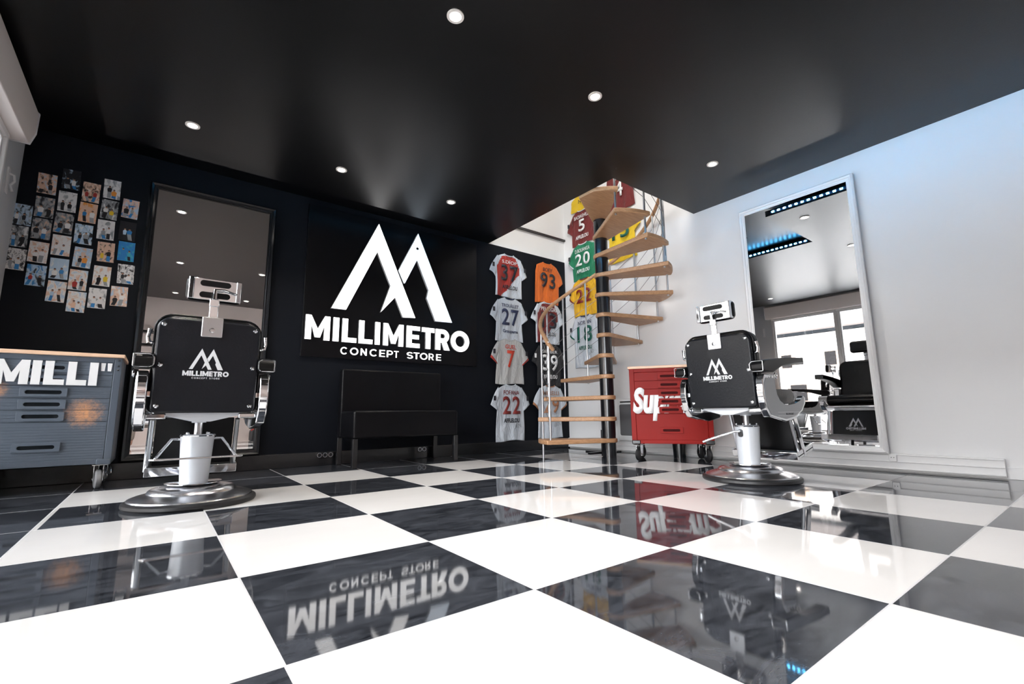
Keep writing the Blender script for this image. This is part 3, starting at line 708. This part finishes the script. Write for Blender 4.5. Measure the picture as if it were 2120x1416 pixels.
obj('foot', MB().box(-.19,.03,.02,.06,0,.012).box(-.03,.26,-.05,-.01,0,.012).box(-.02,.02,-.1,.26,0,.014), BLACKM, t, bev=.002)

# ------------------------------------------------------------------ jerseys
def cloth(name, col, rough=.75):
    ma = mat(name, col, rough, sheen=.15); n, l, b = nodes_of(ma)
    tc = n.new('ShaderNodeTexCoord'); nz = n.new('ShaderNodeTexNoise'); nz.inputs['Scale'].default_value = 9; nz.inputs['Detail'].default_value = 4; nz.inputs['Distortion'].default_value = 1
    mp = n.new('ShaderNodeMapping'); mp.inputs['Scale'].default_value = (1.6,1,.6)
    bp = n.new('ShaderNodeBump'); bp.inputs['Strength'].default_value = .8; bp.inputs['Distance'].default_value = .03
    l.new(tc.outputs['Object'], mp.inputs[0]); l.new(mp.outputs[0], nz.inputs['Vector']); l.new(nz.outputs['Fac'], bp.inputs['Height']); l.new(bp.outputs[0], b.inputs['Normal'])
    return ma
CW = cloth('white_cloth', (.58,.62,.67)); CWG = cloth('offwhite_cloth', (.50,.50,.49)); CRED = cloth('red_cloth', (.36,.022,.014)); CMAR = cloth('maroon_cloth', (.16,.012,.012))
COR = cloth('orange_cloth', (.66,.13,.008)); CGR = cloth('green_cloth', (.0,.17,.075)); CYE = cloth('yellow_cloth', (.78,.52,.01)); CGO = cloth('golden_cloth', (.70,.38,.005)); CBK = cloth('black_cloth', (.008,.008,.01)); CBR = cloth('tan_cloth', (.36,.15,.07))
IW = mat('print_white', (.82,.82,.82), .5); IB = mat('print_black', (.02,.02,.03), .5); IN = mat('print_navy', (.02,.03,.08), .5); IR = mat('print_red', (.62,.05,.02), .5); IM = mat('print_maroon', (.20,.015,.012), .5); IG = mat('print_dark_green', (.0,.10,.07), .5); IT = mat('print_tan', (.40,.17,.08), .5)
NJ = [0]
def jersey(loc, rz, L, label, mats, pat, name_, num, ink_n, ink_m, sponsor=None, ink_s=None, cuff=None, collar=None, w=.205, numh=.215, badge=True, sign_=True, sleeves=(1,1), drop=0, tilt=0):
    NJ[0] += 1; sd = NJ[0]*7.3
    t = thing('football_jersey', label, 'football jersey', loc, rz); t.rotation_euler = (0, tilt, rz)
    nr, nc = 46, 34; mb = MB(); V = []
    def top(q):
        a = abs(q); return (-.022*(1-(a/.36)**2) if a < .36 else -.05*((a-.36)/.64)**1.3)
    for i in range(nr+1):
        s_ = i/nr; row = []
        for j in range(nc+1):
            q = -1+2*j/nc
            hw = w*(.92+.08*min(1, s_*6)) + .006*sin(s_*5+sd)
            if s_ > .35: hw *= 1+.05*(s_-.35)
            z = top(q)*(1-s_)-L*s_ - (.008*sin(q*3+sd)*s_)
            fold = noise.noise(Vector((q*2.2+sd, s_*1.4, sd)))*.016 + .006*sin(q*9+sd+2*s_)*s_
            y = -(.024*(1-s_)+.010*s_) - .004*(1-abs(q)) - fold*min(1, .4+s_)
            y = min(y, -.004)
            row.append(mb.b.verts.new((q*hw, y, z)))
        V.append(row)
    for i in range(nr):
        for j in range(nc):
            q = -1+2*(j+.5)/nc; z = -L*(i+.5)/nr
            f = mb.b.faces.new([V[i][j], V[i][j+1], V[i+1][j+1], V[i+1][j]]); f.material_index = pat(q*w, z)
    b = obj('body', mb, mats, t, ang=80); md = b.modifiers.new('thick', 'SOLIDIFY'); md.thickness = .003; md.offset = 1
    for k, sx in enumerate((-1, 1)):
        if not sleeves[k]: continue
        mb = MB(); V = []; n1, n2 = 14, 10
        A, B = Vector((sx*w*.86, 0, -.030)), Vector((sx*w*.95, 0, -.21-drop))        # armhole top / bottom
        C, D = Vector((sx*(w+.092), 0, -.245-drop)), Vector((sx*(w-.012), 0, -.325-drop))  # cuff outer / inner
        for i in range(n1+1):
            u = i/n1; row = []
            for j in range(n2+1):
                v = j/n2; p = (A*(1-v)+B*v)*(1-u)+(C*(1-v)+D*v)*u
                y = -.016-.016*sin(pi*v)-.005*sin(u*5+v*6+sd)
                row.append(mb.b.verts.new((p.x+sx*.012*sin(pi*u)*(1-v), y, p.z)))
            V.append(row)
        for i in range(n1):
            for j in range(n2):
                f = mb.b.faces.new([V[i][j], V[i][j+1], V[i+1][j+1], V[i+1][j]])
                f.material_index = (1 if cuff is not None and i >= n1-2 else 0)
        s_m = mats[2] if len(mats) > 2 else mats[0]
        o = obj('sleeve', mb, [s_m, cuff if cuff is not None else s_m], t, ang=80); md = o.modifiers.new('thick', 'SOLIDIFY'); md.thickness = .003; md.offset = 1
        if badge: obj('sleeve_badge', MB().prism([(p[0]+sx*(w+.045), p[1]-.17-drop) for p in rrect(-.016,.016,-.028,.028,.004)], 'Y', -.043, -.040), IB if mats[0] is not CBK else IW, t)
    if collar is not None: obj('collar', MB().tube([(w*.36*cos(R(q)), -.027-.006*sin(R(-q)), .002+.022*sin(R(q))) for q in range(-180, 1, 15)], .007, seg=8), collar, t)
    if name_: text('name_lettering', name_, min(.27, .034*len(name_)+.03), .052, ink_n, t, (0,-.040,-.100), bold=.008)
    if num: text('number', num, .118*len(num)+(.03 if len(num) > 1 else .0), numh, ink_m, t, (0,-.042,-.145-numh/2), bold=.018, spacing=1.12)
    if sponsor: text('sponsor_lettering', sponsor, .235, .052, ink_s or ink_n, t, (0,-.040,-.175-numh-.045), bold=.03)
    if sign_:
        pts = [(.05+.012*k+.012*sin(k*2.4+sd), -.036, -.52+.028*sin(k*1.9+sd)+.004*k) for k in range(9)]
        if L > .66: obj('signature', MB().tube(pts, .0016, seg=5), IB, t)
    return t
one = lambda x, z: 0
def diag(x, z):     # white shoulders, maroon round front, diagonal to white
    if (x/.185)**2+((z+.02)/.30)**2*0 > 1: return 0
    if z > -.03 and abs(x) > .06: return 0
    if z > -.14 and abs(x) > .10+(-z)*.5: return 0
    return 1 if x < .17-max(0, (-z-.22))*.85 else 0
def stripes(x, z): return 1 if (int((x+5)/.05) % 3 == 0 and z > -.5) else 0
BW = WY-.003; RW = WX-.003
X1, X2 = 3.213, 3.862
Lh = .560
jersey((X1,BW,2.47), 0, Lh, 'maroon and white diagonal jersey numbered 37, topmost on the black wall', [CW,CRED,CW], diag, 'S.DÏOP', '37', IW, IB, 'AFFLELOU', IB, collar=CW)
jersey((X1,BW-0.004,1.90), 0, Lh, 'white jersey with navy number 27, second down on the black wall', [CW], one, 'TROUÏLLET', '27', IN, IN, 'Groupama', IN, collar=IN)
jersey((X1,BW-0.008,1.375), 0, Lh, 'off white jersey with red number 7, third down on the black wall', [CWG], one, 'GUEL', '7', IR, IR, None, None, cuff=CRED, collar=CWG)
jersey((X1,BW-0.012,.81), 0, .68, 'white jersey with maroon number 22, lowest in the left column', [CW], one, 'FOFANA', '22', IM, IM, 'AFFLELOU', IB, collar=CW)
jersey((X2,BW,2.485), 0, Lh, 'orange jersey with black number 93 at the top beside the corner', [COR], one, 'BOEY', '93', IB, IB, None, collar=COR, badge=False, sleeves=(0,1))
jersey((X2,BW-0.004,1.935), 0, Lh, 'maroon and white jersey numbered 13, partly behind the stair handrail', [CW,CMAR,CW], diag, 'PELLEGRI', '13', IW, IB, 'AFFLELOU', IB, collar=CW)
jersey((X2,BW-0.008,1.365), 0, Lh, 'black jersey with white number 39 behind the lower balusters', [CBK], one, 'SIDIBÉR', '39', IW, IW, 'AFFLELOU', IW, collar=CBK)
jersey((X2,BW-0.012,.815), 0, .68, 'white jersey with tan number 29 and tan cuffs behind the lowest treads', [CW], one, 'MERELLI', '29', IT, IT, 'Les Crudettes', IB, cuff=CBR, collar=CBR, badge=False)
q = R(-90)
jersey((RW,2.60,3.44), q, .215, 'yellow jersey at the very top left of the white stair wall', [CYE], one, 'NU', None, IB, IB, None, IB, collar=CYE, badge=False, sleeves=(0,0))
jersey((RW-.004,2.60,3.215), q, .483, 'maroon jersey with white number 5 on the white wall above the green one', [CMAR], one, 'BADIASHILE', '5', IW, IW, 'AFFLELOU', IW, collar=IW, cuff=CMAR, numh=.17)
jersey((RW-.008,2.60,2.735), q, .498, 'green jersey with white number 20 on the white wall', [CGR], one, 'D.BOUANGA', '20', IW, IW, 'AFFLELOU', IW, collar=IW, cuff=CW, numh=.17)
jersey((RW-.012,2.60,2.24), q, .508, 'golden yellow jersey with maroon number 22 behind the handrail', [CGO], one, 'GUEL', '22', IM, IM, None, collar=CMAR, cuff=CMAR, numh=.19)
jersey((RW-0.016,2.60,1.735), q, .70, 'white jersey with dark green number 18, lowest on the white wall', [CW], one, 'NORDIN', '18', IN, IG, 'AFFLELOU', IG, collar=IN, cuff=IG)
jersey((RW,1.94,3.50), q, .535, 'maroon jersey with large white number 4 high on the white wall', [CMAR], one, 'D.C', '4', IW, IW, None, collar=CMAR, badge=False, sleeves=(0,1))
jersey((RW,1.95,2.950), q, .64, 'yellow jersey with dark number 15 behind the upper treads', [CYE], one, None, '15', IB, IG, None, collar=CYE, badge=False)

# ------------------------------------------------------------------ photo prints on the black wall
def photo_mat(i, c1, c2, c3):
    ma = mat('photo_print_%d' % i, c1, .35); n, l, b = nodes_of(ma)
    tc = n.new('ShaderNodeTexCoord'); nz = n.new('ShaderNodeTexNoise'); nz.inputs['Scale'].default_value = 30; nz.inputs['Detail'].default_value = 6; nz.inputs['Distortion'].default_value = .6
    mp = n.new('ShaderNodeMapping'); mp.inputs['Location'].default_value = (i*3.7, 0, i*1.9); mp.inputs['Scale'].default_value = (1.3,1,.8)
    cr = n.new('ShaderNodeValToRGB'); cr.color_ramp.interpolation = 'EASE'
    e = cr.color_ramp.elements; e[0].position = .36; e[0].color = (*c3,1); e[1].position = .66; e[1].color = (*c1,1)
    m_ = cr.color_ramp.elements.new(.52); m_.color = (*c2,1)
    l.new(tc.outputs['Object'], mp.inputs[0]); l.new(mp.outputs[0], nz.inputs['Vector']); l.new(nz.outputs['Fac'], cr.inputs[0]); l.new(cr.outputs[0], b.inputs['Base Color'])
    return ma
SKIN = mat('print_skin', (.42,.22,.14), .4); HAIR = mat('print_hair', (.015,.012,.012), .4)
INKS = {'w': (.80,.80,.80), 'k': (.012,.012,.016), 'r': (.35,.02,.015), 'b': (.02,.20,.50), 'o': (.75,.28,.04), 'y': (.72,.50,.02), 'g': (.30,.32,.34), 'p': (.72,.48,.36), 't': (.05,.35,.45), 'l': (.45,.60,.75)}
INK = {k: mat('print_ink_'+k, v, .4) for k, v in INKS.items()}
# column x, z, background inks, two figures' clothing, description
PH = [(-1.110,1.897,'glk','wk','greyish print of a person in a white top standing in a dim room'),
 (-1.114,1.735,'wgk','lk','print of two people, one in a pale blue top and one in black'),
 (-1.108,1.568,'gwk','gw','grey print of two seated people against a pale wall'),
 (-1.008,2.162,'lpk','pk','print of a pale room with a black square item, leftmost of the top prints'),
 (-1.003,1.981,'pgk','wk','print of a white sleeved person reaching to one in black'),
 (-1.003,1.816,'pgk','kw','print of a crouching dark figure and a standing white one'),
 (-1.001,1.640,'pwp','ww','bright peach print with pale standing figures'),
 (-.996,1.468,'blk','rk','print with blue sky, a red patch and a dark helmet-like shape at bottom'),
 (-.884,2.234,'lkk','kw','dark bluish print with a white topped person, topmost of all prints'),
 (-.889,2.056,'wwg','kk','white print of several seated people in dark trousers'),
 (-.892,1.886,'pgk','kw','close print of two faces above black and white tops'),
 (-.889,1.715,'wwp','ww','very pale print of a white shirt with a dark doorway at right'),
 (-.883,1.538,'wll','wb','pale blue print with a figure in a dark top at right'),
 (-.881,1.367,'lwp','lp','print of a bluish figure beside one in a peach top'),
 (-.766,2.165,'wpk','rr','print of people in dark red shirts, third along the top'),
 (-.769,2.000,'ppo','bw','orange toned print of three people in blue and white'),
 (-.778,1.826,'wlk','kg','print of two people in dark and grey clothes before a white wall'),
 (-.766,1.646,'wlp','ko','print of a dark navy shirt beside an orange striped one'),
 (-.774,1.471,'lwp','rk','print of a white capped person next to a dark red shirt'),
 (-.768,1.306,'lwp','pw','lowest print, a white shirt against pale blue'),
 (-.649,2.225,'wwg','ko','print of figures in black, white and orange on pale ground'),
 (-.650,2.057,'wgk','wy','print of a seated person in white beside a yellow top and blue jeans'),
 (-.656,1.890,'wwg','gw','pale print of two light clothed people leaning together'),
 (-.640,1.715,'ppk','yk','warm print of yellow and black tops with folded arms'),
 (-.645,1.524,'wwp','ky','white print of people with a small yellow patch'),
 (-.656,1.349,'wwg','ww','pale grey print of two standing people under a dark frame'),
 (-.527,2.095,'bpl','kg','print with deep blue sky over two faces at the right edge'),
 (-.529,1.910,'kkk','lb','nearly black print with blue and orange figures'),
 (-.521,1.745,'bbt','bt','all blue print at the right edge of the group'),
 (-.508,1.563,'gwk','kw','print of a dark seated figure and a white shirted one at right'),
 (-.532,1.382,'lpw','kw','lowest print of the right column with two faces under blue sky')]
for i, (x, z, bgk, fg, lb) in enumerate(PH):
    t = thing('photo_print', lb, 'photo', (x, WY-.001, z), group='photo prints pinned on the black wall'); t.rotation_euler = (0, R(random.uniform(-1.5,1.5)), 0)
    w_, h_ = .050, .077
    obj('print', MB().box(-w_,w_,-.0015,0,-h_,h_), photo_mat(i, INKS[bgk[0]], INKS[bgk[1]], INKS[bgk[2]]), t)
    for j, k in enumerate(fg):
        cx = (-.018 if j == 0 else .019)+random.uniform(-.008,.006); ht = random.uniform(-.004,.022); bw = random.uniform(.009,.015); lo = ht-random.uniform(.040,.055); le = random.uniform(-.012,.012)
        obj('figure', MB().prism([(cx-bw*.9,lo),(cx+bw*.8,lo),(cx+bw*1.1,ht-.020),(cx+bw*.5,ht-.011),(cx-bw*.5,ht-.011),(cx-bw*1.15,ht-.022)], 'Y', -.0022, -.0015), INK[k], t, smooth=False)
        if lo > -.065: obj('legs', MB().prism([(cx-bw+le,-h_+.006),(cx+bw*.7+le,-h_+.004),(cx+bw*.8,lo),(cx-bw*.9,lo)], 'Y', -.0021, -.0015), INK['kgb'[(i*2+j) % 3]], t, smooth=False)
        obj('face', MB().prism([(cx+.006*cos(q*pi/6), ht-.005+.0075*sin(q*pi/6)) for q in range(12)], 'Y', -.0024, -.0015), SKIN, t, smooth=False)
        obj('hair', MB().prism([(cx+.0065*cos(R(q*18)), ht-.002+.0065*sin(R(q*18))) for q in range(11)], 'Y', -.0026, -.0015), HAIR, t, smooth=False)

# ------------------------------------------------------------------ seen only in the mirrors: shelves, bag, photographer
for x0, x1, z, lb in ((-.95,-.22,1.93,'upper black shelf on the blush wall, seen in the black framed mirror'), (-.95,-.18,1.70,'lower black shelf on the blush wall, seen in the black framed mirror')):
    tag(box('wall_shelf', x0, x1, FY, FY+.15, z-.02, z+.02, BLACKM, bev=.003), lb, 'shelf')
t = thing('holdall_bag', 'black bag with red trim on the floor, seen in the black framed mirror', 'bag', (1.42, -2.45, 0))
obj('bag_body', MB().prism(rrect(-.22,.22,0,.26,[.03,.03,.11,.11]), 'Y', -.12, .12), mat('black_nylon', (.01,.01,.012), .6), t, bev=.03, seg=3)
obj('piping', MB().tube([(-.22+.44*k/10, .105, .20+.055*sin(pi*k/10)) for k in range(11)], .012), CRED, t)

def skin_mesh(name, verts, edges, root, mt, parent, sub=2):
    me = bpy.data.meshes.new(name); me.from_pydata([v[:3] for v in verts], edges, []); me.materials.append(mt)
    o = bpy.data.objects.new(name, me); COL.objects.link(o); o.parent = parent
    md = o.modifiers.new('skin', 'SKIN'); md.use_smooth_shade = True
    for i, v in enumerate(verts):
        r_ = v[3]; me.skin_vertices[0].data[i].radius = (r_, r_) if not isinstance(r_, tuple) else r_
        me.skin_vertices[0].data[i].use_root = (i == root)
    s_ = o.modifiers.new('sub', 'SUBSURF'); s_.levels = sub; s_.render_levels = sub
    return o
FLESH = mat('skin', (.45,.24,.17), .5)
t = thing('person', 'crouching person in a striped white shirt, seen low in the black framed mirror', 'person', (-.30,-2.15,0))
ox = lambda x, y, z, r: (x+.30, y+2.15, z, r)
bv = [ox(-.30,-2.15,.44,(.14,.11)), ox(-.30,-2.13,.62,(.13,.10)), ox(-.28,-2.08,.82,(.15,.10)), ox(-.25,-2.03,.93,.09), ox(-.21,-1.99,1.01,.052), ox(-.18,-1.97,1.10,.078), ox(-.17,-1.95,1.18,.085),
      ox(-.42,-2.07,.92,.06), ox(-.52,-2.02,.76,.045), ox(-.57,-1.95,.62,.040), ox(-.46,-1.86,.53,.033), ox(-.36,-1.79,.475,.026),
      ox(-.10,-2.05,.92,.06), ox(-.02,-2.0,.76,.045), ox(.02,-1.93,.62,.040), ox(-.09,-1.85,.53,.033), ox(-.19,-1.79,.46,.026),
      ox(-.40,-2.12,.42,.085), ox(-.50,-1.92,.46,.070), ox(-.52,-1.82,.44,.060), ox(-.52,-1.86,.24,.052), ox(-.52,-1.90,.10,.040), ox(-.52,-1.80,.045,.036),
      ox(-.20,-2.12,.40,.085), ox(-.16,-1.98,.24,.072), ox(-.14,-1.88,.10,.060), ox(-.15,-2.10,.075,.050), ox(-.15,-2.30,.065,.040), ox(-.15,-2.38,.05,.034)]
be = [(0,1),(1,2),(2,3),(3,4),(4,5),(5,6),(3,7),(7,8),(8,9),(9,10),(10,11),(3,12),(12,13),(13,14),(14,15),(15,16),(0,17),(17,18),(18,19),(19,20),(20,21),(21,22),(0,23),(23,24),(24,25),(25,26),(26,27),(27,28)]
TRO = mat('beige_trousers', (.36,.30,.26), .8)
skin_mesh('body', bv, be, 0, FLESH, t)
inf = lambda v, k: (v[0], v[1], v[2], (v[3][0]*k, v[3][1]*k) if isinstance(v[3], tuple) else v[3]*k+.008)
STR = mat('striped_shirt', (.75,.75,.75), .8); n, l, b = nodes_of(STR)
tc = n.new('ShaderNodeTexCoord'); wv = n.new('ShaderNodeTexWave'); wv.inputs['Scale'].default_value = 22; cr = n.new('ShaderNodeValToRGB')
cr.color_ramp.elements[0].color = (.25,.25,.27,1); cr.color_ramp.elements[0].position = .25; cr.color_ramp.elements[1].color = (.8,.8,.8,1); cr.color_ramp.elements[1].position = .4
l.new(tc.outputs['Object'], wv.inputs['Vector']); l.new(wv.outputs['Fac'], cr.inputs[0]); l.new(cr.outputs[0], b.inputs['Base Color'])
ids = [0,1,2,3,7,8,9,10,12,13,14,15]; mp_ = {v: i for i, v in enumerate(ids)}
skin_mesh('shirt', [inf(bv[i], 1.12) for i in ids], [(mp_[a], mp_[b_]) for a, b_ in be if a in mp_ and b_ in mp_], 0, STR, t)
ids = [0,17,18,19,20,21,23,24,25,26,27]; mp_ = {v: i for i, v in enumerate(ids)}
skin_mesh('trousers', [inf(bv[i], 1.12) for i in ids], [(mp_[a], mp_[b_]) for a, b_ in be if a in mp_ and b_ in mp_], 0, TRO, t)
mb = MB().ball((.13,.18,1.185), .095, sc=(1,1.05,.95)); obj('hair', mb, HAIR, t)
mb = MB().ball((.13+.02,.265,1.13), .014, sc=(1,1.4,1)); obj('nose', mb, FLESH, t)
for hx, hy, hz, sx in ((-.36,-1.79,.475,1), (-.19,-1.79,.46,-1)):
    for k in range(4):
        obj('finger', MB().tube([(hx+.30, hy+2.15+.015, hz+.025-.017*k), (hx+.30+sx*.02, hy+2.15+.045, hz+.027-.018*k), (hx+.30+sx*.05, hy+2.15+.050, hz+.025-.017*k)], [.009,.0085,.007], seg=8), FLESH, t)
    obj('thumb', MB().tube([(hx+.30, hy+2.15-.01, hz+.02), (hx+.30+sx*.03, hy+2.15-.015, hz+.045)], [.011,.009], seg=8), FLESH, t)
t = thing('photo_camera', 'black camera held by the crouching person, seen in the black framed mirror', 'camera', (-.28,-1.735,.41), HEAD-pi/2)
obj('camera_body', MB().box(-.065,.065,-.03,.03,.0,.09).box(-.025,.025,-.03,.03,.09,.115), BLACKM, t, bev=.006)
obj('lens', MB().lathe([(0,0),(.036,0),(.038,.06),(.034,.06),(.03,.05),(0,.048)], seg=32).xf(Matrix.Translation((0,.03,.047)) @ Matrix.Rotation(R(-90),4,'X')), BLACKM, t)
